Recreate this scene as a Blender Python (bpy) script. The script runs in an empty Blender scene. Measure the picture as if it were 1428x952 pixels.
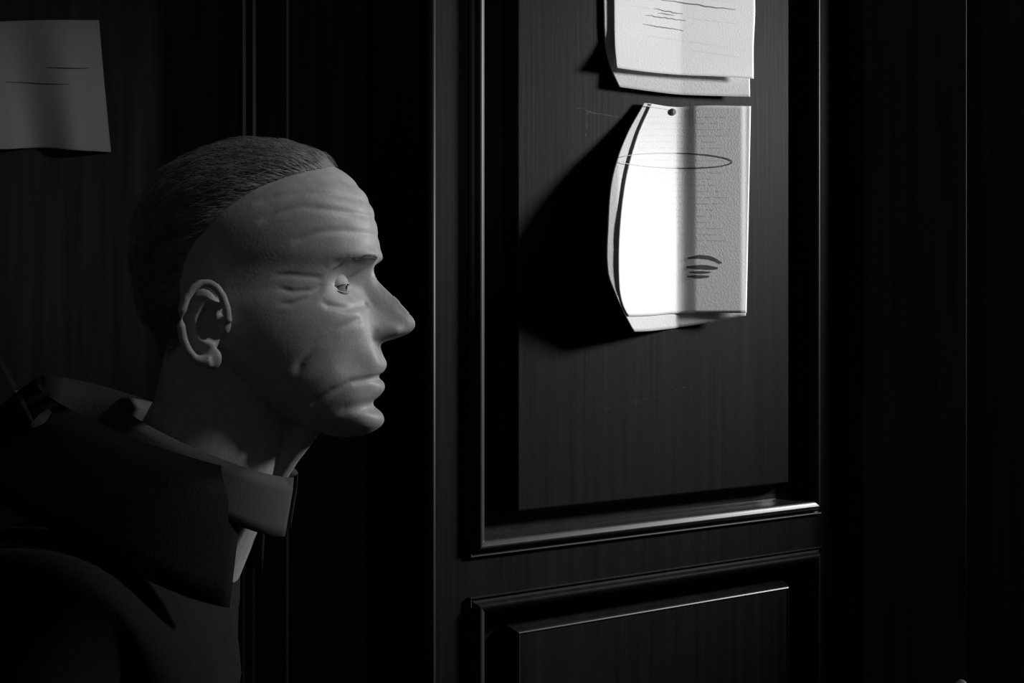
import bpy, bmesh, math, random
from mathutils import Vector, Matrix, Quaternion
C = bpy.context.scene
random.seed(7)
# ------------------------------------------------------------------ camera
FPX = 1983.3; EYE = 1.6; HOR = 432.0
cam = bpy.data.objects.new('camera', bpy.data.cameras.new('camera'))
cam.data.lens = 50.0; cam.data.sensor_width = 36.0
cam.location = (0, 0, EYE); cam.rotation_euler = (math.pi/2, 0, 0)
cam.data.shift_y = -(476.0-HOR)/1428.0
cam.data.clip_start = 0.02
C.collection.objects.link(cam); C.camera = cam
# ------------------------------------------------------------------ world
w = bpy.data.worlds.new('world'); C.world = w; w.use_nodes = True
w.node_tree.nodes['Background'].inputs[0].default_value = (1, 1, 1, 1)
w.node_tree.nodes['Background'].inputs[1].default_value = 0.022
# ------------------------------------------------------------------ lamps and added fill spots
def aim(o, tgt):
    o.rotation_euler = (Vector(tgt)-o.location).to_track_quat('-Z', 'Y').to_euler()
def spot(name, loc, tgt, power, deg, blend, rad):
    l = bpy.data.lights.new(name, 'SPOT'); l.energy = power; l.spot_size = math.radians(deg)
    l.spot_blend = blend; l.shadow_soft_size = rad
    o = bpy.data.objects.new(name, l); o.location = loc; C.collection.objects.link(o); aim(o, tgt)
    return o
spot('side_lamp', (2.28, 2.52, 2.24), (0.27, 2.12, 1.78), 425, 46, 1.0, 0.17)     # rakes across the door
spot('face_fill', (1.34, 1.06, 2.66), (-0.09, 1.19, 1.69), 60, 11.8, 1.0, 0.05)      # added fill on the man's face, no known source
spot('far_fill', (1.30, 0.05, 2.10), (-0.74, 2.35, 1.76), 24, 17, 1.0, 0.05)        # weak added fill for the far notice, no known source
# ------------------------------------------------------------------ exposure
C.view_settings.view_transform = 'Standard'; C.view_settings.look = 'None'
C.view_settings.exposure = 0.0; C.view_settings.gamma = 1.0
C.view_settings.use_curve_mapping = False

# ------------------------------------------------------------------ materials
def mat(name, col, rough=0.5, spec=0.5, coat=0.0, noise=None, bump=None, dark=0.6):
    """noise = (scale vector, amount) grain in the colour, bump = (scale vector, strength)"""
    m = bpy.data.materials.new(name); m.use_nodes = True
    nt = m.node_tree; b = nt.nodes['Principled BSDF']
    b.inputs['Base Color'].default_value = (col, col, col, 1)
    b.inputs['Roughness'].default_value = rough
    b.inputs['Specular IOR Level'].default_value = spec
    b.inputs['Coat Weight'].default_value = coat
    b.inputs['Coat Roughness'].default_value = 0.2
    tc = nt.nodes.new('ShaderNodeTexCoord')
    if noise:
        mp = nt.nodes.new('ShaderNodeMapping'); mp.inputs['Scale'].default_value = noise[0]
        nt.links.new(tc.outputs['Object'], mp.inputs[0])
        n = nt.nodes.new('ShaderNodeTexNoise'); n.inputs['Scale'].default_value = 1.0
        n.inputs['Detail'].default_value = 6; nt.links.new(mp.outputs[0], n.inputs['Vector'])
        r = nt.nodes.new('ShaderNodeMapRange')
        r.inputs['From Min'].default_value = 0.3; r.inputs['From Max'].default_value = 0.7
        a = noise[1]
        r.inputs['To Min'].default_value = col*(1-a); r.inputs['To Max'].default_value = col*(1+a)
        nt.links.new(n.outputs[0], r.inputs[0])
        cc = nt.nodes.new('ShaderNodeCombineColor')
        for i in range(3): nt.links.new(r.outputs[0], cc.inputs[i])
        nt.links.new(cc.outputs[0], b.inputs['Base Color'])
    if bump:
        mp = nt.nodes.new('ShaderNodeMapping'); mp.inputs['Scale'].default_value = bump[0]
        nt.links.new(tc.outputs['Object'], mp.inputs[0])
        n = nt.nodes.new('ShaderNodeTexNoise'); n.inputs['Scale'].default_value = 1.0
        n.inputs['Detail'].default_value = 4; nt.links.new(mp.outputs[0], n.inputs['Vector'])
        bp = nt.nodes.new('ShaderNodeBump'); bp.inputs['Strength'].default_value = bump[1]
        bp.inputs['Distance'].default_value = 0.002
        nt.links.new(n.outputs[0], bp.inputs['Height']); nt.links.new(bp.outputs[0], b.inputs['Normal'])
    return m
M_WOOD = mat('dark_varnished_wood', 0.010, 0.55, 0.05, 0.0, ((70, 70, 3), 0.35), ((160, 160, 6), 0.12))
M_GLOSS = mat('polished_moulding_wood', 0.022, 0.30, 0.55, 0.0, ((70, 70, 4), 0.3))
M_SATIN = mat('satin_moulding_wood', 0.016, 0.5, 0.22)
M_EDGE = mat('door_edge_wood', 0.020, 0.5, 0.25)
M_WALL = mat('blackened_wall_wood', 0.065, 0.6, 0.1, 0.0, ((60, 60, 3), 0.3))
M_HILITE = mat('painted_highlight_wood', 0.45, 0.35, 0.5)  # pale tone paints in the highlight lines on the wall beads
M_FLOOR = mat('dark_floor', 0.03, 0.6, 0.3, 0.0, ((3, 40, 1), 0.4))
M_PAPER = mat('paper', 0.84, 0.75, 0.2, 0.0, ((600, 600, 600), 0.05), ((400, 400, 400), 0.15))
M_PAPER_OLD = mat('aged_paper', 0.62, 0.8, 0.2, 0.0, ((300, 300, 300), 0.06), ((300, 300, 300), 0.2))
M_INK = mat('ink', 0.10, 0.5, 0.3)
M_STAMP = mat('stamp_ink', 0.10, 0.7, 0.2)
M_FAINT = mat('faint_print', 0.78, 0.8, 0.1)
M_SCR = mat('scratch', 0.09, 0.6, 0.2)
M_PIN = mat('pin', 0.05, 0.3, 0.5)
M_SKIN = mat('skin', 0.36, 0.5, 0.35, 0.0, ((90, 90, 90), 0.12), ((400, 400, 400), 0.10))
M_HAIR = mat('dark_grey_hair', 0.14, 0.5, 0.35, 0.0, ((60, 60, 60), 0.4))
M_BROW = mat('grey_eyebrow_hair', 0.14, 0.7, 0.1)
M_EYEB = mat('eyeball', 0.22, 0.15, 0.5)
M_IRIS = mat('iris', 0.01, 0.1, 0.5)
M_COAT = mat('black_coat_cloth', 0.009, 0.9, 0.1, 0.0, ((400, 400, 400), 0.3), ((700, 700, 700), 0.3))
M_LITPATCH = mat('coat_lit_patch_cloth', 0.12, 0.8, 0.2)  # raised tone paints light onto the coat back
M_SHIRT = mat('pale_shirt_cloth', 0.075, 0.85, 0.1, 0.0, None, ((800, 800, 800), 0.2))
M_BUCK = mat('dull_metal', 0.35, 0.4, 0.5)
M_SHOE = mat('black_leather', 0.01, 0.4, 0.4)
M_KNOB = mat('pale_knob', 0.80, 0.4, 0.4)

# ------------------------------------------------------------------ helpers
def obj(name, verts, faces, material, parent=None, smooth=False, kind=None):
    me = bpy.data.meshes.new(name); me.from_pydata([tuple(v) for v in verts], [], faces)
    me.materials.append(material)
    if smooth: me.polygons.foreach_set('use_smooth', [True]*len(me.polygons))
    me.validate(); me.update()
    o = bpy.data.objects.new(name, me); C.collection.objects.link(o)
    if parent: o.parent = parent
    if kind: o['kind'] = kind
    return o
def empty(name, loc, rz=0.0):
    o = bpy.data.objects.new(name, None); C.collection.objects.link(o)
    o.location = loc; o.rotation_euler = (0, 0, rz); o.empty_display_size = 0.1
    return o
def tag(o, label, cat, group=None):
    o['label'] = label; o['category'] = cat
    if group: o['group'] = group
    return o
def box(name, a, b, material, parent=None, bev=0.0, kind=None):
    x0, y0, z0 = a; x1, y1, z1 = b
    bm = bmesh.new(); bmesh.ops.create_cube(bm, size=1.0)
    for v in bm.verts:
        v.co = Vector(((x0+x1)/2+v.co.x*(x1-x0), (y0+y1)/2+v.co.y*(y1-y0), (z0+z1)/2+v.co.z*(z1-z0)))
    if bev: bmesh.ops.bevel(bm, geom=bm.edges[:], offset=bev, segments=3, profile=0.5, affect='EDGES')
    me = bpy.data.meshes.new(name); bm.to_mesh(me); bm.free(); me.materials.append(material)
    o = bpy.data.objects.new(name, me); C.collection.objects.link(o)
    if parent: o.parent = parent
    if kind: o['kind'] = kind
    return o
def frame_loops(rect, prof):
    """rect = (x0, x1, z0, z1) in a wall plane, prof = [(inset, projection towards the viewer)]"""
    x0, x1, z0, z1 = rect; V = []; F = []
    for ins, h in prof:
        V += [(x0+ins, -h, z0+ins), (x1-ins, -h, z0+ins), (x1-ins, -h, z1-ins), (x0+ins, -h, z1-ins)]
    for k in range(len(prof)-1):
        for i in range(4):
            j = (i+1) % 4
            F.append((4*k+i, 4*k+j, 4*k+4+j, 4*k+4+i))
    return V, F
def moulding(name, rect, prof, mats, parent):
    """four mitred strips; mats = (horizontal strips, upright strips)"""
    V, F = frame_loops(rect, prof); out = []
    for i in range(4):
        fs = [f for q, f in enumerate(F) if q % 4 == i]; used = sorted({v for f in fs for v in f}); ix = {v: k for k, v in enumerate(used)}
        out.append(obj(name, [V[v] for v in used], [tuple(ix[v] for v in f) for f in fs], mats[i % 2], parent))
    return out
def raised_panel(name, rect, prof, material, parent, kind=None):
    V, F = frame_loops(rect, prof); n = len(V)
    F.append((n-4, n-3, n-2, n-1))
    return obj(name, V, F, material, parent, False, kind)
def rod(name, x, y, z0, z1, r, material, parent=None, n=12, kind=None, tip=None):
    V = []; F = []
    for z in (z0, z1):
        for i in range(n):
            a = 2*math.pi*i/n; V.append((x+r*math.cos(a), y+r*math.sin(a), z))
    for i in range(n): F.append((i, (i+1) % n, n+(i+1) % n, n+i))
    F += [tuple(range(n))[::-1], tuple(range(n, 2*n))]
    return obj(name, V, F, material, parent, True, kind)
def interp(t, pts):
    if t <= pts[0][0]: return pts[0][1]
    for (a, va), (b, vb) in zip(pts, pts[1:]):
        if t <= b:
            return va+(vb-va)*(t-a)/(b-a)
    return pts[-1][1]
def sm(t, pts):
    """smooth (Catmull-Rom style) interpolation of a table"""
    n = len(pts)
    if t <= pts[0][0]: return pts[0][1]
    if t >= pts[-1][0]: return pts[-1][1]
    for i in range(n-1):
        if t <= pts[i+1][0]:
            x0, y0 = pts[i]; x1, y1 = pts[i+1]; hh = x1-x0
            m0 = (y1-pts[i-1][1])/(x1-pts[i-1][0]) if i > 0 else (y1-y0)/hh
            m1 = (pts[i+2][1]-y0)/(pts[i+2][0]-x0) if i < n-2 else (y1-y0)/hh
            s = (t-x0)/hh
            return ((2*s**3-3*s**2+1)*y0+(s**3-2*s**2+s)*hh*m0+(-2*s**3+3*s**2)*y1+(s**3-s**2)*hh*m1)

# ------------------------------------------------------------------ geometry of the two planes
DV = Vector((0.8039, 0.5948, 0)); NV = Vector((0.5948, -0.8039, 0))      # along the door, out of the door
D0 = Vector((-0.1006, 1.749, 0))                                         # free edge of the door leaf
DROT = math.atan2(DV.y, DV.x)
WY = 2.35                                                                # far panelled wall
def on_door(px, py, h=0.0):
    u = (px-714)/FPX; v = (HOR-py)/FPX
    r = Vector((u, 1, v)); base = D0+NV*h
    t = NV.dot(base)/NV.dot(r)
    return Vector((0, 0, EYE))+r*t
def on_wall(px, py, h=0.0):
    t = WY-h
    return Vector(((px-714)/FPX*t, t, EYE+(HOR-py)/FPX*t))

# ================================================================== STRUCTURE
box('floor', (-3.0, -1.0, -0.05), (3.0, 4.6, 0.0), M_FLOOR, kind='structure')
XJ = (515-714)/FPX*WY                                                     # left jamb of the doorway
XP = 0.545                                                                # right jamb
M_DIM = mat('dark_trim_wood', 0.05, 0.95, 0.0)
def wall_panel(name_w, x0, x1, rects, mt=None):
    wl = box(name_w, (x0, WY, 0), (x1, WY+0.12, 3.0), M_WALL, kind='structure')
    for rc in rects:
        mo = moulding('moulding', rc, [(0, 0), (0, .010), (.003, .014), (.007, .0145), (.011, .012), (.016, .008), (.024, .006), (.027, .008), (.030, .006), (.034, 0)], (M_DIM, M_DIM), wl)
        for m_ in mo: m_.location = (0, WY-0.0005, 0); m_.scale = (1, 0.35 if mt else 1, 1)
        rp = raised_panel('panel', (rc[0]+.034, rc[1]-.034, rc[2]+.034, rc[3]-.034), [(0, 0.0), (.03, .010), (.031, .010)], M_WALL, wl)
        rp.location = (0, WY-0.0008, 0); rp.scale = (1, 0.35 if mt else 1, 1)
    return wl
def wx(px): return (px-714)/FPX*WY
wl = wall_panel('wall_left', -3.0, wx(402), [(wx(-260), wx(360), 1.02, 2.45), (wx(-260), wx(360), 0.18, 0.90), (-2.6, wx(-320), 1.02, 2.45), (-2.6, wx(-320), 0.18, 0.90)])
# casing of the doorway, left side: a flat board with rounded beads on both edges
cs = box('trim_1', (wx(402), WY-0.022, 0), (XJ, WY+0.12, 2.72), M_WALL, kind='structure')
for px_ in (343, 357): rod('bead', wx(px_), WY-0.0145, 0.95, 2.5, 0.003, M_HILITE, wl)  # pale rods added as painted highlights along the moulding edge
rod('bead', wx(402)+.003, WY-0.022, 0, 2.72, 0.0025, M_HILITE, cs)  # pale colour stands in for the highlight on this edge
rod('bead', XJ-.004, WY-0.022, 0, 2.72, 0.0045, M_DIM, cs)
box('trim_2', (wx(402), WY-0.022, 2.721), (XP+.16, WY+0.12, 2.82), M_WALL, kind='structure', bev=.004)
box('wall_back', (wx(402)+.001, WY, 2.821), (XP+.16, WY+0.12, 3.0), M_WALL, kind='structure')
# right jamb and dark wall to the right of the door
jb = box('trim_3', (XP, WY-0.145, 0), (XP+.16, WY+0.12, 2.72), M_WALL, kind='structure', bev=.0012)
wr = wall_panel('wall_right', XP+.161, 1.25, [(wx(1345), 1.2, 1.02, 2.45), (wx(1345), 1.2, 0.18, 0.90)], M_DIM)
box('light_block_trim', (1.16, WY-0.04, 0), (1.255, WY, 2.9), M_WALL, kind='structure', bev=.004)  # unseen end trim, added to keep side light off the right wall
# room beyond the doorway
box('wall_far', (-1.4, 4.5, 0), (2.2, 4.6, 3.0), M_WALL, kind='structure')
box('light_block_wall', (1.13, WY+.12, 0), (1.25, 4.49, 3.0), M_WALL, kind='structure')  # unseen wall, added to stop side light leaking in behind the door
box('wall_beyond_left', (-1.5, WY+.12, 0), (-1.4, 4.6, 3.0), M_WALL, kind='structure')

# ------------------------------------------------------------------ the door leaf (local x along the leaf, -y towards the viewer)
door = empty('door_1', D0, DROT); door['kind'] = 'structure'
SL, SR, DW, TH = 0.0565, 0.7105, 0.782, 0.040
box('stile', (0.004, 0, 0.012), (SL, TH, 2.70), M_WOOD, door)
box('stile', (SR, 0, 0.012), (DW, TH, 2.70), M_WOOD, door)
ZB, ZT = 1.289, 2.58          # upper panel frame
LB, LT = 0.24, 1.240          # lower panel frame
box('rail', (SL, 0.0002, ZT), (SR, TH, 2.70), M_WOOD, door)
box('rail', (SL, 0.0002, LT), (SR, TH, ZB), M_WOOD, door)
box('rail', (SL, 0.0002, 0.012), (SR, TH, LB), M_WOOD, door)
rod('edge_bead', 0.004, 0.002, 0.012, 2.70, 0.0042, M_EDGE, door)
MP = [(0, 0), (0, .003), (.0015, .0045), (.003, .004), (.0045, .002), (.008, .0035)]
MP += [(.009, .0065), (.0103, .0090), (.0120, .0105), (.0140, .0106), (.0165, .0095), (.0190, .0080), (.0205, .0068), (.0212, .0050)]   # the nose of the moulding
MP += [(.0217, .0), (.0235, -.012), (.027, -.022), (.034, -.0225)]
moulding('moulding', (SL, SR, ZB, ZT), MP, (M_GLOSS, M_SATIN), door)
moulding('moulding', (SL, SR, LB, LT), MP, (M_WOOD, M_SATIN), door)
BP = [(0, -.0225), (.029, -.0225), (.0362, -.001), (.0375, .0005), (.039, .001)]
raised_panel('panel', (SL+.040, SR-.034, ZB+.0155, ZT-.0165), BP, M_WOOD, door)
raised_panel('panel', (SL+.040, SR-.034, LB+.0155, LT-.0165), BP, M_WOOD, door)
lv = raised_panel('panel_edge', (SL+.0770, SR-.0710, LB+.0525, LT-.0535), [(0, 0.0), (.0006, .0016), (.0020, .0024), (.0034, .0016), (.004, .0005)], M_GLOSS, door)
# hinges on the jamb side
for hz in (0.35, 1.10, 1.88):
    rod('hinge', DW+.004, 0.006, hz-.05, hz+.05, 0.006, M_EDGE, door)

# ================================================================== PAPERS
def grid_sheet(name, left, right, top, bot, hf, proj, material, nu=84, nv=64, thick=0.0003):
    """left/right: y -> x tables, top/bottom: x -> y tables (picked from the outline), hf: lift off the surface"""
    V = []; F = []
    ytl, ybl = interp(left[0][1], top), interp(left[-1][1], bot)
    for j in range(nv+1):
        t = j/nv
        for i in range(nu+1):
            s = i/nu
            yl = left[0][0]+(left[-1][0]-left[0][0])*t
            yr = right[0][0]+(right[-1][0]-right[0][0])*t
            xl = sm(yl, left); xr = sm(yr, right)
            x = xl+(xr-xl)*s
            yt = sm(x, top); yb = sm(x, bot)
            y = yt+(yb-yt)*t
            V.append(proj(x, y, hf(x, y)))
    for j in range(nv):
        for i in range(nu):
            a = j*(nu+1)+i; F.append((a, a+nu+1, a+nu+2, a+1))
    base = V[0].copy()
    o = obj(name, [v-base for v in V], F, material, None, True)
    o.location = base
    md = o.modifiers.new('thickness', 'SOLIDIFY'); md.thickness = thick; md.offset = 0
    return o
def ribbon(name, lines, material, parent, proj, hf, off=0.0004, kind=None):
    """pen strokes: lines = [(points in outline units, width)] laid on the curved sheet"""
    V = []; F = []; base = parent.location if parent else Vector((0, 0, 0))
    for pts, wd in lines:
        P = []
        for (a, b) in zip(pts, pts[1:]):
            n = max(1, int(math.hypot(b[0]-a[0], b[1]-a[1])/3))
            for k in range(n): P.append((a[0]+(b[0]-a[0])*k/n, a[1]+(b[1]-a[1])*k/n))
        P.append(pts[-1]); s0 = len(V); m = len(P)
        for i, (x, y) in enumerate(P):
            q = P[min(i+1, m-1)]; p = P[max(i-1, 0)]
            dx, dy = q[0]-p[0], q[1]-p[1]; L = math.hypot(dx, dy) or 1
            e = wd/2*(0.45+0.55*min(1, 3*min(i, m-1-i)/max(1, m)))
            for sg in (1, -1):
                xx, yy = x-dy/L*e*sg, y+dx/L*e*sg
                V.append(proj(xx, yy, hf(xx, yy)+off)-base)
        for i in range(m-1):
            a = s0+2*i; F.append((a, a+2, a+3, a+1))
    return obj(name, V, F, material, parent, False, kind)
def clamp(t, a=0.0, b=1.0): return max(a, min(b, t))
def sstep(t): t = clamp(t); return t*t*(3-2*t)

# ---- lower notice: two sheets, left side bowed away from the wood
def h_low(x, y):
    v = clamp((y-143)/295.0)
    amp = 0.010+0.040*sstep(v*1.5)
    s = clamp((944-x)/82.0, 0, 1.3)
    k = sstep((x-932)/40.0)
    return 0.0045+amp*(s**1.1)+0.031*k*clamp((x-940)/105.0)-0.0015*sstep((x-1033)/9)
def h_lowb(x, y):
    v = clamp((y-143)/315.0)
    amp = 0.010+0.040*sstep(v*1.5)
    s = clamp((944-x)/82.0, 0, 1.0)
    return 0.0020+amp*(s**1.1)+0.027*clamp((x-942)/103.0)-0.0015*sstep((x-1033)/9)
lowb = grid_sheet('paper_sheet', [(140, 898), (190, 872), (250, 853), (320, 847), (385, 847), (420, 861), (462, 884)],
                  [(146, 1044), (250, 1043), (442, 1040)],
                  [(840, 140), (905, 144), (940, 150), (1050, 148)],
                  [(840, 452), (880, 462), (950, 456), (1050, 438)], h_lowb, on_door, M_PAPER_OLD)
tag(lowb, 'rear sheet of the lower notice, peeping out left and below the front sheet', 'paper')
low = grid_sheet('paper_sheet', [(141, 908), (190, 888), (250, 872), (330, 863), (400, 863), (425, 868), (441, 876)],
                 [(147, 1047), (250, 1045), (437, 1041)],
                 [(890, 141), (940, 149), (985, 147), (1050, 148)],
                 [(860, 441), (905, 440), (940, 437), (1050, 436)], h_low, on_door, M_PAPER)
tag(low, 'lower white notice on the door, bowed at left, with oval pen ring and stamp', 'paper')
ring = []
for k in range(29):
    a = math.radians(200+k*322/28.0)
    ring.append((942+79*math.cos(a), 224+10.5*math.sin(a)+0.022*(942-942+79*math.cos(a))))
ribbon('pen_ring', [(ring, 1.7)], M_INK, low, on_door, h_low)
ribbon('stamp', [([(959, 360), (975, 357.5), (990, 359), (1000, 363), (1006, 367)], 4.8),
                 ([(957, 372.5), (980, 372), (1001, 374)], 5.8),
                 ([(961, 379.5), (991, 379.5)], 3.4), ([(958, 385.5), (989, 385.5)], 4.4)], M_STAMP, low, on_door, h_low, 0.00045)
tl = []
yy = 163
while yy < 352:
    x = 905 + (8 if random.random() < .3 else 0) - clamp((yy-163)/60)*22
    end = 1022-random.random()*30
    while x < end:
        wd = 6+random.random()*22
        tl.append(([(x, yy), (min(x+wd, end), yy+0.3)], 1.3)); x += wd+3+random.random()*3
    yy += 8.6
ribbon('printed_lines', tl, M_FAINT, low, on_door, h_low, 0.0003, 'stuff')
ribbon('pen_scrawl', [([(899, 147), (930, 152), (936, 153)], 1.6)], M_FAINT, low, on_door, h_low, 0.0008)

# ---- upper notice: two sheets, the lower edge of the front sheet flicks outwards
def h_up(x, y):
    return 0.004+0.004*clamp((950-x)/90)**1.5+0.008*clamp((x-950)/100)+0.016*sstep((y-20)/92)**2.2
def h_upb(x, y):
    return 0.0015+0.003*clamp((950-x)/90)**1.5+0.007*clamp((x-950)/100)+0.010*sstep((y-50)/90)**2
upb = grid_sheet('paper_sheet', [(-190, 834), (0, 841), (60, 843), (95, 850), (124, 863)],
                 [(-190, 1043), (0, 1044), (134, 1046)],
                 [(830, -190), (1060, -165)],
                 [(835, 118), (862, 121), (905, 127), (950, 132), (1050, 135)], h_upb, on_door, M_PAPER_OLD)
tag(upb, 'rear sheet of the upper notice, a shaded strip below the front sheet', 'paper')
up = grid_sheet('paper_sheet', [(-190, 850), (0, 855), (60, 856), (94, 859)],
                [(-190, 1048), (0, 1053), (60, 1051), (110, 1051)],
                [(840, -190), (1060, -165)],
                [(850, 93), (900, 100), (950, 104.5), (1000, 106.5), (1055, 110)], h_up, on_door, M_PAPER)
tag(up, 'upper white notice on the door, handwritten, lower edge curling out', 'paper')
def wob(x0, y0, x1, y1, n=12, a=0.7):
    return [(x0+(x1-x0)*k/n, y0+(y1-y0)*k/n+random.uniform(-a, a)) for k in range(n+1)]
ribbon('handwriting', [(wob(922, 0, 1026, 14), 1.8), (wob(912, 12, 952, 20), 1.6), (wob(900, 21, 956, 29), 1.5), (wob(918, 18, 940, 22, 6), 1.4),
                       (wob(897, 34, 953, 43), 1.5)], M_INK, up, on_door, h_up)
ribbon('faint_handwriting', [(wob(960, 25, 1030, 33), 1.4), (wob(905, 50, 1015, 66), 1.2), (wob(880, 8, 910, 12), 1.4), (wob(965, 70, 1030, 80), 1.2)], M_FAINT, up, on_door, h_up)
pin = bmesh.new()
bmesh.ops.create_cone(pin, cap_ends=True, segments=20, radius1=0.0055, radius2=0.004, depth=0.004)
bmesh.ops.bevel(pin, geom=pin.edges[:], offset=0.0008, segments=2, affect='EDGES')
pme = bpy.data.meshes.new('drawing_pin'); pin.to_mesh(pme); pin.free(); pme.materials.append(M_PIN)
po = bpy.data.objects.new('drawing_pin', pme); C.collection.objects.link(po)
po.location = on_door(939, 156, h_low(939, 156)+0.002); po.rotation_euler = NV.to_track_quat('Z', 'Y').to_euler()
tag(po, 'small dark drawing pin at the top fold of the lower notice', 'pin')

# marks on the wood of the panel
hz0 = lambda x, y: 0.0010
mk = ribbon('scribble', [(wob(838, 573, 880, 562, 10, 1.5), 1.2), ([(880, 562), (889, 555), (884, 563), (898, 554), (893, 561), (906, 553), (914, 555), (924, 548), (921, 552), (931, 547)], 1.3),
                         ([(938, 545), (950, 541), (963, 537)], 1.6), ([(966, 543), (970, 534)], 1.4)], M_SCR, None, on_door, hz0, 0.0)
tag(mk, 'faint scratched handwriting on the dark panel below the lower notice', 'scratch')
mk2 = ribbon('wood_stain', [([(800, 152), (812, 150), (820, 155), (830, 158), (845, 160), (862, 163)], 2.2), ([(820, 149), (819, 158), (817, 190)], 3.5)], M_PIN, None, on_door, hz0, 0.0)
tag(mk2, 'dark cross-shaped scuff on the panel left of the notices', 'scuff')

# ---- notice on the far wall
def h_far(x, y):
    c = 50+(y-30)*0.14
    return 0.044+(0.010+0.016*clamp((y-30)/150))*math.sin(2*math.pi*(x-c)/125.0)+ 0.0015*math.sin(y*.06+x*.03)
far = grid_sheet('paper_sheet', [(34, -104), (206, -100)], [(28, 138), (120, 146), (212, 155)],
                 [(-104, 34), (0, 30), (60, 28), (140, 28)], [(-104, 205), (0, 208), (60, 206), (100, 209), (155, 212)], h_far, on_wall, M_PAPER_OLD)
tag(far, 'dim sheet of paper on the dark wall at left, with two pen lines', 'paper')
ribbon('pen_line', [([(64, 94), (90, 95), (112, 95.5), (125, 94.5)], 1.6)], M_INK, far, on_wall, h_far, 0.001)
ribbon('pen_line', [([(8, 114), (30, 115), (60, 117), (97, 117.5)], 1.4)], M_INK, far, on_wall, h_far, 0.001)

# ================================================================== THE MAN
HO = Vector(((360-714)/FPX*1.19, 1.19, EYE+(HOR-400)/FPX*1.19))           # head reference point
man = empty('person', (-0.36, 1.19, 0))
tag(man, 'elderly man in dark coat seen in profile, facing the door, high lined forehead', 'person')
MB = man.location.copy()
def ev(o):
    dg = bpy.context.evaluated_depsgraph_get(); return bpy.data.meshes.new_from_object(o.evaluated_get(dg))
FT = [(-124, 88), (-120, 97), (-114, 103), (-106, 102.5), (-99, 99), (-90, 101), (-75, 103), (-60, 103.5), (-43, 100), (-25, 96), (-10, 91.5), (3, 90.5), (14, 93), (24, 98.5), (33, 101), (45, 100), (66, 95.5), (80, 88), (93, 76), (101, 63), (107, 48), (112, 33), (115.5, 15), (117, 2)]
BT = [(-124, 62), (-118, 44), (-110, 25), (-98, 2), (-88, -14), (-75, -28), (-60, -52), (-45, -68), (-20, -86), (0, -93), (30, -96), (50, -93), (66, -88), (80, -80), (93, -68), (101, -57), (107, -44), (112, -30), (115.5, -15), (117, -4)]
WT = [(-124, 17), (-120, 26), (-114, 35), (-105, 45), (-92, 54), (-75, 61), (-60, 65), (-45, 68.5), (-30, 71), (-15, 72.5), (0, 72), (15, 72.5), (30, 74.5), (50, 75), (66, 72), (80, 65.5), (93, 54), (101, 44), (107, 34), (112, 23), (115.5, 12), (117, 3)]
NZ = [(-49, 0), (-46, 5), (-43, 16), (-39, 27), (-35, 32.5), (-30, 34.5), (-26, 34), (-20, 31), (-10, 25.5), (0, 16), (6, 10), (14, 4), (22, 0)]
NWD = [(-48, 14), (-40, 14), (-34, 13.5), (-28, 12), (-20, 8.5), (-5, 7), (10, 8), (22, 11)]
def g(a, b, s): return math.exp(-((a-b)/s)**2)
def head_point(z, a):
    F = sm(z, FT); B = sm(z, BT); W = sm(z, WT)
    kx = .42+.03*sstep((z+85)/50.0); xc = kx*F+(1-kx)*B
    c, s = math.cos(a), math.sin(a)
    if c >= 0: x = xc+(F-xc)*abs(c)**0.86
    else: x = xc-(xc-B)*abs(c)**0.95
    y = W*math.copysign(abs(s)**0.88, s)
    if c > 0 and -126 < z < 60:
        ay = abs(y)
        x += sm(z, NZ)*math.exp(-(ay/sm(z, NWD))**2) if z < 22 else 0
        x += 9*g(z, -37, 6.5)*g(ay, 13.5, 5)                     # nostril wings
        x -= 14*g(z, 3, 11)*g(ay, 28, 16)                        # eye sockets
        x += 7.5*g(z, 24, 7)*g(ay, 28, 20)                       # brow ridge
        x += 3.5*g(z, -28, 14)*g(ay, 42, 14)                     # cheekbones
        k = math.exp(-(ay/24)**4)
        x += (3.8*g(z, -65, 6.5)+4.0*g(z, -84.5, 6.0)-1.5*g(z, -75, 2.0))*k    # lips
        x -= 3*g(z, -98, 5)*math.exp(-(ay/20)**2)
        x += 2.0*g(z, -111, 9)*math.exp(-(ay/19)**2)             # chin
        x -= 1.5*g(z, -54, 7)*math.exp(-(ay/4)**2)               # philtrum
        x -= 5.0*g(z, -62, 16)*g(ay, 44, 12)                     # sunken cheek
        x += 3.0*g(z, -60, 15)*g(ay, 27, 9)
    return Vector((x, y, z))
V = []; F = []; NA = 120
zs = [-124+241*(i/150.0) for i in range(151)]
for z in zs:
    for i in range(NA): V.append(head_point(z, 2*math.pi*i/NA))
for j in range(150):
    for i in range(NA):
        k = (i+1) % NA; F.append((j*NA+i, j*NA+k, (j+1)*NA+k, (j+1)*NA+i))
F += [tuple(range(NA))[::-1], tuple(150*NA+i for i in range(NA))]
hb = bmesh.new()
for v in V: hb.verts.new(v*0.001)
hb.verts.ensure_lookup_table()
for f in F: hb.faces.new([hb.verts[i] for i in f])
lo, hi = 0.0, math.pi/2
for _ in range(20):
    am = (lo+hi)/2
    if head_point(0, am).y < 31: lo = am
    else: hi = am
XE = head_point(0, am).x*.001-.0052
EYEC = [Vector((XE, s*.031, .000)) for s in (-1, 1)]; print('EYE', XE)
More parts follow.
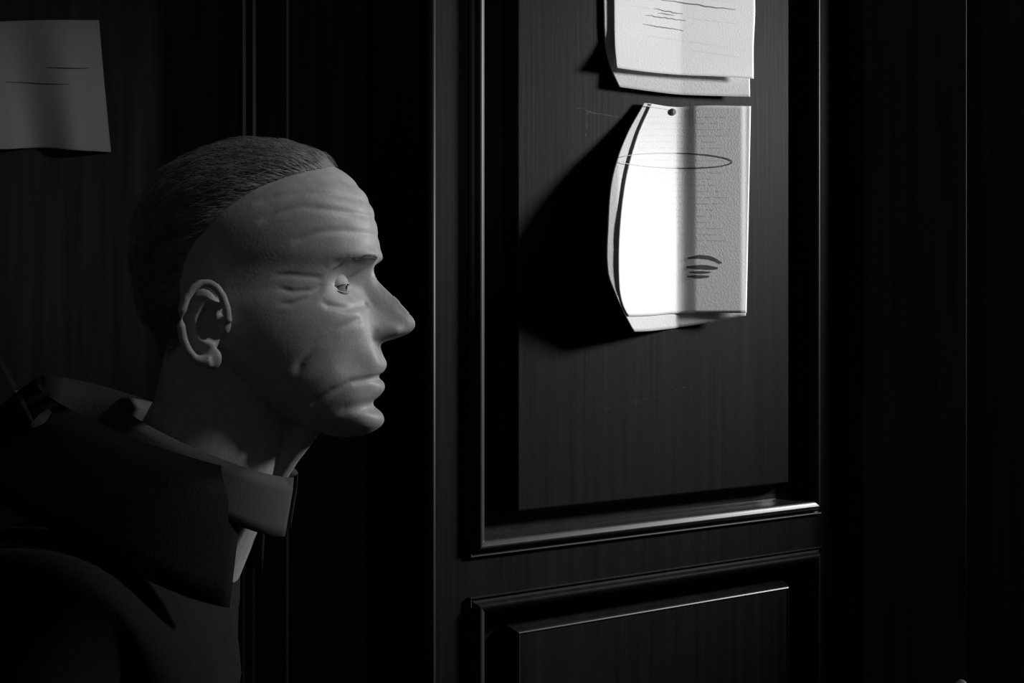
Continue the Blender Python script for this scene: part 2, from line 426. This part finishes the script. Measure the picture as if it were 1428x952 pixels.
def tube(bm, pts, n=16):
    rings = []
    for i, (p, r) in enumerate(pts):
        a = pts[max(i-1, 0)][0]; b = pts[min(i+1, len(pts)-1)][0]
        q = (b-a).to_track_quat('Z', 'Y')
        rings.append([bm.verts.new(p+q @ Vector((r*math.cos(2*math.pi*k/n), r*math.sin(2*math.pi*k/n), 0))) for k in range(n)])
    for A, B in zip(rings, rings[1:]):
        for k in range(n): bm.faces.new([A[k], A[(k+1) % n], B[(k+1) % n], B[k]])
    bm.faces.new(rings[0][::-1]); bm.faces.new(rings[-1])
# neck, leaning down and back into the collar
tube(hb, [(Vector((-.020, 0, -.030)), .052), (Vector((-.022, 0, -.070)), .057), (Vector((-.030, 0, -.110)), .058), (Vector((-.050, 0, -.160)), .063), (Vector((-.080, 0, -.205)), .075)], 40)
tube(hb, [(Vector((.040, 0, -.112)), .016), (Vector((.022, 0, -.140)), .013), (Vector((-.005, 0, -.185)), .012)], 16)
# ears: a rim, an inner fold and a lobe
for s in (-1, 1):
    c = Vector((-.026, s*.0735, -.028)); R = []
    for k in range(15):
        a = math.radians(-105+k*285/14.0)
        R.append((c+Vector((-.016*math.sin(math.radians(90))*math.cos(a-.25)*1.05 if False else -.0175*math.cos(a), s*(.010+.007*max(0, math.cos(a))), .031*math.sin(a)-.001)), .0036 if k > 1 else .0052))
    tube(hb, R, 10)
    tube(hb, [(c+Vector((.012, s*.004, .012)), .003), (c+Vector((-.002, s*.010, .014)), .0035), (c+Vector((-.009, s*.011, .002)), .0035), (c+Vector((-.006, s*.010, -.014)), .0035), (c+Vector((.006, s*.006, -.020)), .003)], 10)
    bmesh.ops.create_uvsphere(hb, u_segments=16, v_segments=10, radius=1, matrix=Matrix.Translation(c+Vector((-.004, s*.003, -.002))) @ Matrix.Diagonal((.016, .006, .028, 1)))
    bmesh.ops.create_uvsphere(hb, u_segments=16, v_segments=10, radius=1, matrix=Matrix.Translation(c+Vector((.004, s*.007, -.029))) @ Matrix.Diagonal((.0085, .0045, .0095, 1)))
    bmesh.ops.create_uvsphere(hb, u_segments=12, v_segments=8, radius=1, matrix=Matrix.Translation(c+Vector((.014, s*.004, -.003))) @ Matrix.Diagonal((.005, .005, .008, 1)))
hm = bpy.data.meshes.new('tmp'); bmesh.ops.recalc_face_normals(hb, faces=hb.faces); hb.to_mesh(hm); hb.free()
ho = bpy.data.objects.new('tmp', hm); C.collection.objects.link(ho)
rm = ho.modifiers.new('r', 'REMESH'); rm.mode = 'VOXEL'; rm.voxel_size = 0.0013; rm.adaptivity = 0
s_ = ho.modifiers.new('s', 'SMOOTH'); s_.factor = .5; s_.iterations = 7
hmesh = ev(ho); bpy.data.objects.remove(ho)
# creases and folds of an old face, cut by distance to side-view polylines (image-like units)
def L2(px, py): return ((px-360)/1666.0, (400-py)/1666.0)
GR = [  # polyline, depth, half-width, min |y|, max |y|
    ([(506, 446), (480, 458), (455, 478), (436, 500), (424, 520)], .0024, .0030, .012, .09),     # fold from nose to mouth
    ([(547, 525), (520, 526), (498, 529), (474, 541), (452, 556), (440, 568)], .0030, .0026, .0, .09),   # mouth
    ([(540, 566), (515, 562), (492, 566), (476, 578)], .0020, .0040, .0, .05),
    ([(528, 305), (480, 300), (440, 296), (405, 305), (378, 322)], .0014, .0026, .0, .09),
    ([(524, 283), (480, 278), (440, 276), (400, 284), (372, 296)], .0015, .0028, .0, .09),
    ([(518, 262), (480, 256), (440, 254), (405, 262), (372, 278)], .0014, .0026, .0, .09),
    ([(530, 330), (490, 326), (455, 330), (420, 346)], .0012, .0026, .0, .09),
    ([(470, 396), (448, 406), (425, 408), (400, 402)], .0018, .0020, .02, .09),                  # crow's feet
    ([(468, 402), (446, 416), (424, 424), (402, 424)], .0016, .0020, .02, .09),
    ([(466, 390), (445, 388), (420, 386), (396, 388)], .0014, .0020, .02, .09),
    ([(515, 424), (492, 430), (470, 426), (455, 416)], .0018, .0024, .012, .09),                 # bag under the eye
    ([(470, 372), (495, 366), (520, 368)], .0012, .0030, .012, .06),
]
GL = [([L2(*p) for p in pl], d, w_, a, b) for pl, d, w_, a, b in GR]
def segd(px, pz, A, B):
    dx, dz = B[0]-A[0], B[1]-A[1]; t = clamp(((px-A[0])*dx+(pz-A[1])*dz)/(dx*dx+dz*dz))
    return math.hypot(px-A[0]-t*dx, pz-A[1]-t*dz)
nrm = [v.normal.copy() for v in hmesh.vertices]
for v, n in zip(hmesh.vertices, nrm):
    x, y, z = v.co; off = 0.0; ay = abs(y)
    if x > -.02 and -.125 < z < .10:
        for pl, d, wd, a, b in GL:
            if ay < a or ay > b: continue
            q = min(segd(x, z, A, B) for A, B in zip(pl, pl[1:]))
            if q < wd*3:
                fade = sstep((ay-a)/.004) if a > 0 else 1
                fade *= sstep(math.hypot(x-pl[-1][0], z-pl[-1][1])/.012)
                if pl[0][0] < .085: fade *= sstep(math.hypot(x-pl[0][0], z-pl[0][1])/.008)
                off -= d*.72*math.exp(-(q/(wd*1.1))**2)*fade
    v.co = v.co+n*off
hmesh.polygons.foreach_set('use_smooth', [True]*len(hmesh.polygons)); hmesh.update()
TILT = Matrix.Rotation(math.radians(0), 4, 'Y')
# ---- rest of the body
def skin_mesh(joints, edges, root, sub=2):
    me = bpy.data.meshes.new('sk'); me.from_pydata([j[0] for j in joints], edges, [])
    o = bpy.data.objects.new('sk', me); C.collection.objects.link(o)
    md = o.modifiers.new('skin', 'SKIN'); md.use_smooth_shade = True
    for i, j in enumerate(joints):
        sv = me.skin_vertices[0].data[i]; r = j[1]
        sv.radius = (r, r) if not isinstance(r, tuple) else r
        sv.use_root = (i == root)
    o.modifiers.new('sub', 'SUBSURF').levels = sub
    r = ev(o); bpy.data.objects.remove(o); return r
def limb_set(grow=0.0):
    J = [((-.40, 1.19, .93), (.14+grow, .15+grow)), ((-.41, 1.19, 1.10), (.12+grow, .145+grow)), ((-.40, 1.19, 1.26), (.13+grow, .165+grow)), ((-.365, 1.19, 1.385), (.10+grow, .13+grow))]
    E = [(0, 1), (1, 2), (2, 3)]
    for s in (-1, 1):
        k = len(J)
        J += [((-.355, 1.19+s*.165, 1.375), .060+grow), ((-.365, 1.19+s*.215, 1.22), .050+grow), ((-.375, 1.19+s*.235, 1.08), .043+grow), ((-.30, 1.19+s*.225, .955), .034+grow), ((-.245, 1.19+s*.215, .865), .026+grow)]
        E += [(3, k), (k, k+1), (k+1, k+2), (k+2, k+3), (k+3, k+4)]
    return J, E
J, E = limb_set()
b0 = len(J)
for s in (-1, 1):
    k = len(J)
    J += [((-.40, 1.19+s*.095, .86), .085), ((-.385, 1.19+s*.10, .66), .070), ((-.375, 1.19+s*.10, .48), .052), ((-.39, 1.19+s*.10, .28), .048), ((-.40, 1.19+s*.10, .09), .034), ((-.32, 1.19+s*.11, .035), .030), ((-.25, 1.19+s*.115, .03), .024)]
    E += [(0, k)]+[(k+i, k+i+1) for i in range(6)]
body_m = skin_mesh(J, E, 0)
hands = []
for s in (-1, 1):
    wv = Vector((-.245, 1.19+s*.215, .865)); dr = Vector((.42, -s*.04, -.90)).normalized()
    side = Vector((.88, 0, .40)).normalized()                              # across the palm
    hj = [(tuple(wv), .026), (tuple(wv+dr*.04), .027)]; he = [(0, 1)]
    palm = skin_mesh([(tuple(wv-dr*.02), .024), (tuple(wv+dr*.03), (.030, .018)), (tuple(wv+dr*.075), (.036, .014))], [(0, 1), (1, 2)], 0)
    hands.append(palm)
    for i, ln in enumerate((.068, .078, .073, .056)):
        b = wv+dr*.072+side*(.027-.018*i); curl = Vector((0, -s*1.0, 0))
        p1 = b+dr*ln*.42; p2 = p1+(dr*.85+curl*.5).normalized()*ln*.33; p3 = p2+(dr*.55+curl*.85).normalized()*ln*.27
        hands.append(skin_mesh([(tuple(b-dr*.02), .0095), (tuple(b), .0095), (tuple(p1), .0088), (tuple(p2), .0080), (tuple(p3), .0066)], [(0, 1), (1, 2), (2, 3), (3, 4)], 0, 1))
    b = wv+dr*.025+side*.024
    p1 = b+(dr*.6+side*.7).normalized()*.035; p2 = p1+(dr*.95+side*.2).normalized()*.030; p3 = p2+(dr*.95-side*.1+Vector((0, -s*.3, 0))).normalized()*.024
    hands.append(skin_mesh([(tuple(b-side*.012), .012), (tuple(b), .012), (tuple(p1), .0105), (tuple(p2), .0095), (tuple(p3), .0075)], [(0, 1), (1, 2), (2, 3), (3, 4)], 0, 1))
bb = bmesh.new()
bb.from_mesh(hmesh); bmesh.ops.transform(bb, matrix=Matrix.Translation(HO-MB), verts=bb.verts)
for m_ in [body_m]+hands:
    t_ = bmesh.new(); t_.from_mesh(m_); bmesh.ops.transform(t_, matrix=Matrix.Translation(-MB), verts=t_.verts)
    mm = bpy.data.meshes.new('x'); t_.to_mesh(mm); t_.free(); bb.from_mesh(mm)
bme = bpy.data.meshes.new('body'); bb.to_mesh(bme); bb.free(); bme.materials.clear(); bme.materials.append(M_SKIN)
bme.polygons.foreach_set('use_smooth', [True]*len(bme.polygons)); bme.polygons.foreach_set('material_index', [0]*len(bme.polygons))
body = bpy.data.objects.new('body', bme); C.collection.objects.link(body); body.parent = man
def ball(name, c, r, material, parent, sc=(1, 1, 1), seg=24):
    bm = bmesh.new(); bmesh.ops.create_uvsphere(bm, u_segments=seg, v_segments=seg//2, radius=r, matrix=Matrix.Diagonal((*sc, 1)))
    me = bpy.data.meshes.new(name); bm.to_mesh(me); bm.free(); me.materials.append(material)
    me.polygons.foreach_set('use_smooth', [True]*len(me.polygons))
    o = bpy.data.objects.new(name, me); C.collection.objects.link(o); o.location = c; o.parent = parent; return o
for e in EYEC:
    eb = ball('eye', HO-MB+e, .0122, M_EYEB, man)
    ball('iris', Vector((.0095, 0, 0)), .0052, M_IRIS, eb, (.6, 1, 1))
def lid(name, e, lo_, hi_, side):
    """part of a sphere shell: lo_, hi_ give the elevation limits by azimuth"""
    V = []; F = []; nu_, nv_ = 28, 12
    for i in range(nu_+1):
        az = math.radians(-88+176*i/nu_); c_ = max(0.0, math.cos(az*1.12))
        a, b = math.radians(lo_(c_)), math.radians(hi_(c_))
        for k in range(nv_+1):
            el = a+(b-a)*k/nv_; rr = .0134+(.0010 if k == 0 else 0.0)
            az2 = az+side*math.radians(16)
            V.append(HO-MB+e+Vector((rr*math.cos(el)*math.cos(az2), rr*math.cos(el)*math.sin(az2), rr*math.sin(el))))
    for i in range(nu_):
        for k in range(nv_):
            a = i*(nv_+1)+k; F.append((a, a+nv_+1, a+nv_+2, a+1))
    o = obj(name, V, F, M_SKIN, man, True); o.modifiers.new('t', 'SOLIDIFY').thickness = .0009
for e in EYEC:
    sd_ = 1 if e.y > 0 else -1
    lid('upper_eyelid', e, lambda c: -6+15*c, lambda c: 80, sd_)
    lid('lower_eyelid', e, lambda c: -8-10*c, lambda c: -80, sd_)
# ---- hair: combed-back cap plus single strands
def hair_mask(x, y, z):
    if z < -.045: return 0
    # hairline in side view: high on the forehead, back at the temple, down in front of the ear
    t = [(-.05, -.046), (-.030, -.050), (.003, -.050), (.016, -.046), (.030, -.040), (.060, -.012), (.078, .014), (.088, .036), (.095, .058), (.100, .066), (.125, .070)]
    lim = interp(z, t)
    ear = ((x+.026)/.026)**2+((z+.024)/.036)**2
    if ear < 1 and abs(y) > .05: return 0
    return clamp((lim-x)/.010)
hairb = bmesh.new(); hairb.from_mesh(hmesh)
kill = [f for f in hairb.faces if min(hair_mask(*v.co) for v in f.verts) <= 0]
bmesh.ops.delete(hairb, geom=kill, context='FACES')
hairb.normal_update()
def nz(x, y, z): return math.sin(z*900+math.sin(x*90)*3+y*300)*.5+math.sin(z*2100+x*140+y*700)*.5
dv = [(v, v.normal.copy(), hair_mask(*v.co)) for v in hairb.verts]
seeds = []
for v, n, m_ in dv:
    if random.random() < .10 and m_ > .05 : seeds.append((v.co.copy(), n.copy()))
    v.co = v.co+n*(.0035*m_+.0012*m_*nz(*v.co))
bmesh.ops.transform(hairb, matrix=Matrix.Translation(HO-MB), verts=hairb.verts)
hme = bpy.data.meshes.new('hair'); hairb.to_mesh(hme); hairb.free(); hme.materials.clear(); hme.materials.append(M_HAIR)
hme.polygons.foreach_set('use_smooth', [True]*len(hme.polygons))
hair = bpy.data.objects.new('hair', hme); C.collection.objects.link(hair); hair.parent = man
random.shuffle(seeds); V = []; F = []
for p, n in seeds[:5200]:
    back = Vector((-1, 0, -.25-(.6 if p.x < -.05 else 0))); tn = (back-n*back.dot(n)).normalized(); sd = n.cross(tn)
    L = random.uniform(.014, .030); j = random.uniform(-.3, .3); k = len(V)
    for q in range(4):
        t = q/3.0; c = p+n*(.002+.0055*math.sin(t*2.2))+tn*L*t+sd*j*L*t*t
        wd = .00028*(1-.7*t)
        V += [c+sd*wd+HO-MB, c-sd*wd+n*.0002+HO-MB]
    for q in range(3): F.append((k+2*q, k+2*q+1, k+2*q+3, k+2*q+2))
hs = obj('hair_strands', V, F, M_HAIR, man, True, 'stuff')
# eyebrows
V = []; F = []
for s in (-1, 1):
    for i in range(110):
        t = random.random(); y = s*(.012+.036*t); z = .0185+.006*math.sin(t*2.6)+random.uniform(-.0022, .0022)
        Z = z*1000; best = None
        a = 0.0
        lo, hi = 0.0, math.pi/2
        for _ in range(18):
            a = (lo+hi)/2; pt = head_point(Z, a)
            if pt.y < abs(y)*1000: lo = a
            else: hi = a
        p = head_point(Z, a)*.001; p.y *= s
        d = Vector((-.25*t, s*.8, .35-.5*t)).normalized(); k = len(V)
        p = p+Vector((.0002, 0, 0)); o2 = p+d*.006+Vector((.0004, 0, 0))
        V += [p+Vector((0, 0, .00016)), p-Vector((0, 0, .00016)), o2]
        F.append((k, k+1, k+2))
obj('eyebrows', [v+HO-MB for v in V], F, M_BROW, man, False, 'stuff')

# ---- coat
J, E = limb_set(.022)
J = J[:]; k = len(J)
J += [((-.42, 1.19, .72), (.175, .19))]; E += [(0, k)]
J[3] = ((-.375, 1.19, 1.395), (.115, .14))
cm = skin_mesh(J, E, 0, 3)
cb = bmesh.new(); cb.from_mesh(cm)
for v in cb.verts:                                                        # folds
    x, y, z = v.co
    v.co = v.co+v.normal*(.004*math.sin(z*42+x*30+math.sin(y*22)*2)+.003*math.sin(y*60+z*25))
bmesh.ops.transform(cb, matrix=Matrix.Translation(-MB), verts=cb.verts)
cme = bpy.data.meshes.new('coat'); cb.to_mesh(cme); cb.free(); cme.materials.clear(); cme.materials.append(M_COAT)
cme.polygons.foreach_set('use_smooth', [True]*len(cme.polygons))
coat = bpy.data.objects.new('coat', cme); C.collection.objects.link(coat); coat.parent = man
def collar_mesh(c, rx, ry, h, tilt, gap, flare, fall, n=64, m=10):
    """a folded collar standing round the neck, open at the front (+x)"""
    V = []; F = []; R = Matrix.Rotation(tilt, 3, 'Y')
    for i in range(n+1):
        a = gap+(2*math.pi-2*gap)*i/n
        for j in range(m+1):
            t = j/m
            if t < .5:
                q = t/.5; rr = 1.0; z = h*(q-.3); e = 0
            else:
                q = (t-.5)/.5; e = .004+flare*q; z = h*.7-fall*q*(1+.35*max(0, math.cos(a)))
            V.append(Vector(c)+R @ Vector(((rx+e)*math.cos(a), (ry+e)*math.sin(a), z))-MB)
    for i in range(n):
        for j in range(m):
            a = i*(m+1)+j; F.append((a, a+m+1, a+m+2, a+1))
    return V, F
V, F = collar_mesh((-.262, 1.19, 1.474), .076, .070, .028, math.radians(24), .16, .012, .034)
sc = obj('shirt_collar', V, F, M_SHIRT, man, True); sc['label'] = 'pale shirt collar'
sc.modifiers.new('t', 'SOLIDIFY').thickness = .002
V, F = collar_mesh((-.315, 1.19, 1.462), .100, .098, .060, math.radians(22), .55, .035, .075)
cc = obj('coat_collar', V, F, M_COAT, man, True); cc.modifiers.new('t', 'SOLIDIFY').thickness = .005
# pale ribbon on the coat back, its tone stands in for a faint lit patch
from mathutils.bvhtree import BVHTree
bpy.context.view_layer.update(); dg = bpy.context.evaluated_depsgraph_get()
trees = [(o_, BVHTree.FromObject(o_, dg)) for o_ in (coat, cc)]
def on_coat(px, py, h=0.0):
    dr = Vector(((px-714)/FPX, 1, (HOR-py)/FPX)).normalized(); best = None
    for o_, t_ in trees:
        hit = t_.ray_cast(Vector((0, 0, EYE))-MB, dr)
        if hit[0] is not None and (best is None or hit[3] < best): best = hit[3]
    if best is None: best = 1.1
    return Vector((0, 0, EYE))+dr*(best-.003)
lit_rib = ribbon('coat_lit_patch', [([(-20, 470), (2, 505), (24, 545), (47, 590)], 7), ([(44, 594), (56, 586), (70, 572)], 13)], M_LITPATCH, man, on_coat, lambda x, y: 0)
lit_rib['label'] = 'pale painted light patch on the back of the coat'
# ---- trousers, shoes
TJ = [((-.40, 1.19, .93), (.13, .14))]; TE = []
for s in (-1, 1):
    k = len(TJ)
    TJ += [((-.40, 1.19+s*.095, .84), .098), ((-.385, 1.19+s*.10, .64), .082), ((-.378, 1.19+s*.10, .46), .068), ((-.39, 1.19+s*.10, .26), .064), ((-.395, 1.19+s*.10, .075), .062)]
    TE += [(0, k)]+[(k+i, k+i+1) for i in range(4)]
tm = skin_mesh(TJ, TE, 0); tb = bmesh.new(); tb.from_mesh(tm); bmesh.ops.transform(tb, matrix=Matrix.Translation(-MB), verts=tb.verts)
tme = bpy.data.meshes.new('trousers'); tb.to_mesh(tme); tb.free(); tme.materials.clear(); tme.materials.append(M_COAT)
tro = bpy.data.objects.new('trousers', tme); C.collection.objects.link(tro); tro.parent = man
for s in (-1, 1):
    V = []; F = []; n = 24
    prof = [(-.125, .030, .060), (-.10, .036, .085), (-.05, .038, .095), (0, .036, .090), (.05, .044, .066), (.10, .048, .052), (.15, .040, .042), (.175, .018, .028)]
    for (x, wv, hh) in prof:
        for i in range(n):
            a = 2*math.pi*i/n; V.append((-.0+x+.02, s*.105+wv*math.cos(a), max(0, hh/2+hh/2*math.sin(a)*1.0)))
    for j in range(len(prof)-1):
        for i in range(n):
            q = (i+1) % n; F.append((j*n+i, j*n+q, (j+1)*n+q, (j+1)*n+i))
    F += [tuple(range(n))[::-1], tuple((len(prof)-1)*n+i for i in range(n))]
    sh = obj('shoe', V, F, M_SHOE, man, True)

# ================================================================== POST at the lower right
pp = Vector(((1341-714)/FPX*2.05, 2.05, 0)); ztop = EYE+(HOR-947)/FPX*2.05
post = empty('post', pp)
tag(post, 'slim dark post with pale rounded tip at the bottom right corner', 'post')
prof = [(0.0, .045), (.012, .045), (.02, .030), (.05, .014), (.5, .012), (ztop-.05, .012), (ztop-.045, .016), (ztop-.04, .010)]
V = []; F = []; n = 24
for z, r in prof:
    for i in range(n): V.append((r*math.cos(2*math.pi*i/n), r*math.sin(2*math.pi*i/n), z))
for j in range(len(prof)-1):
    for i in range(n):
        q = (i+1) % n; F.append((j*n+i, j*n+q, (j+1)*n+q, (j+1)*n+i))
F += [tuple(range(n))[::-1], tuple((len(prof)-1)*n+i for i in range(n))]
obj('shaft', V, F, M_EDGE, post, True)
kb = ball('knob', Vector((0, 0, ztop-.022)), .022, M_KNOB, post, (.55, .55, 1)); kb['label'] = 'pale rounded knob'
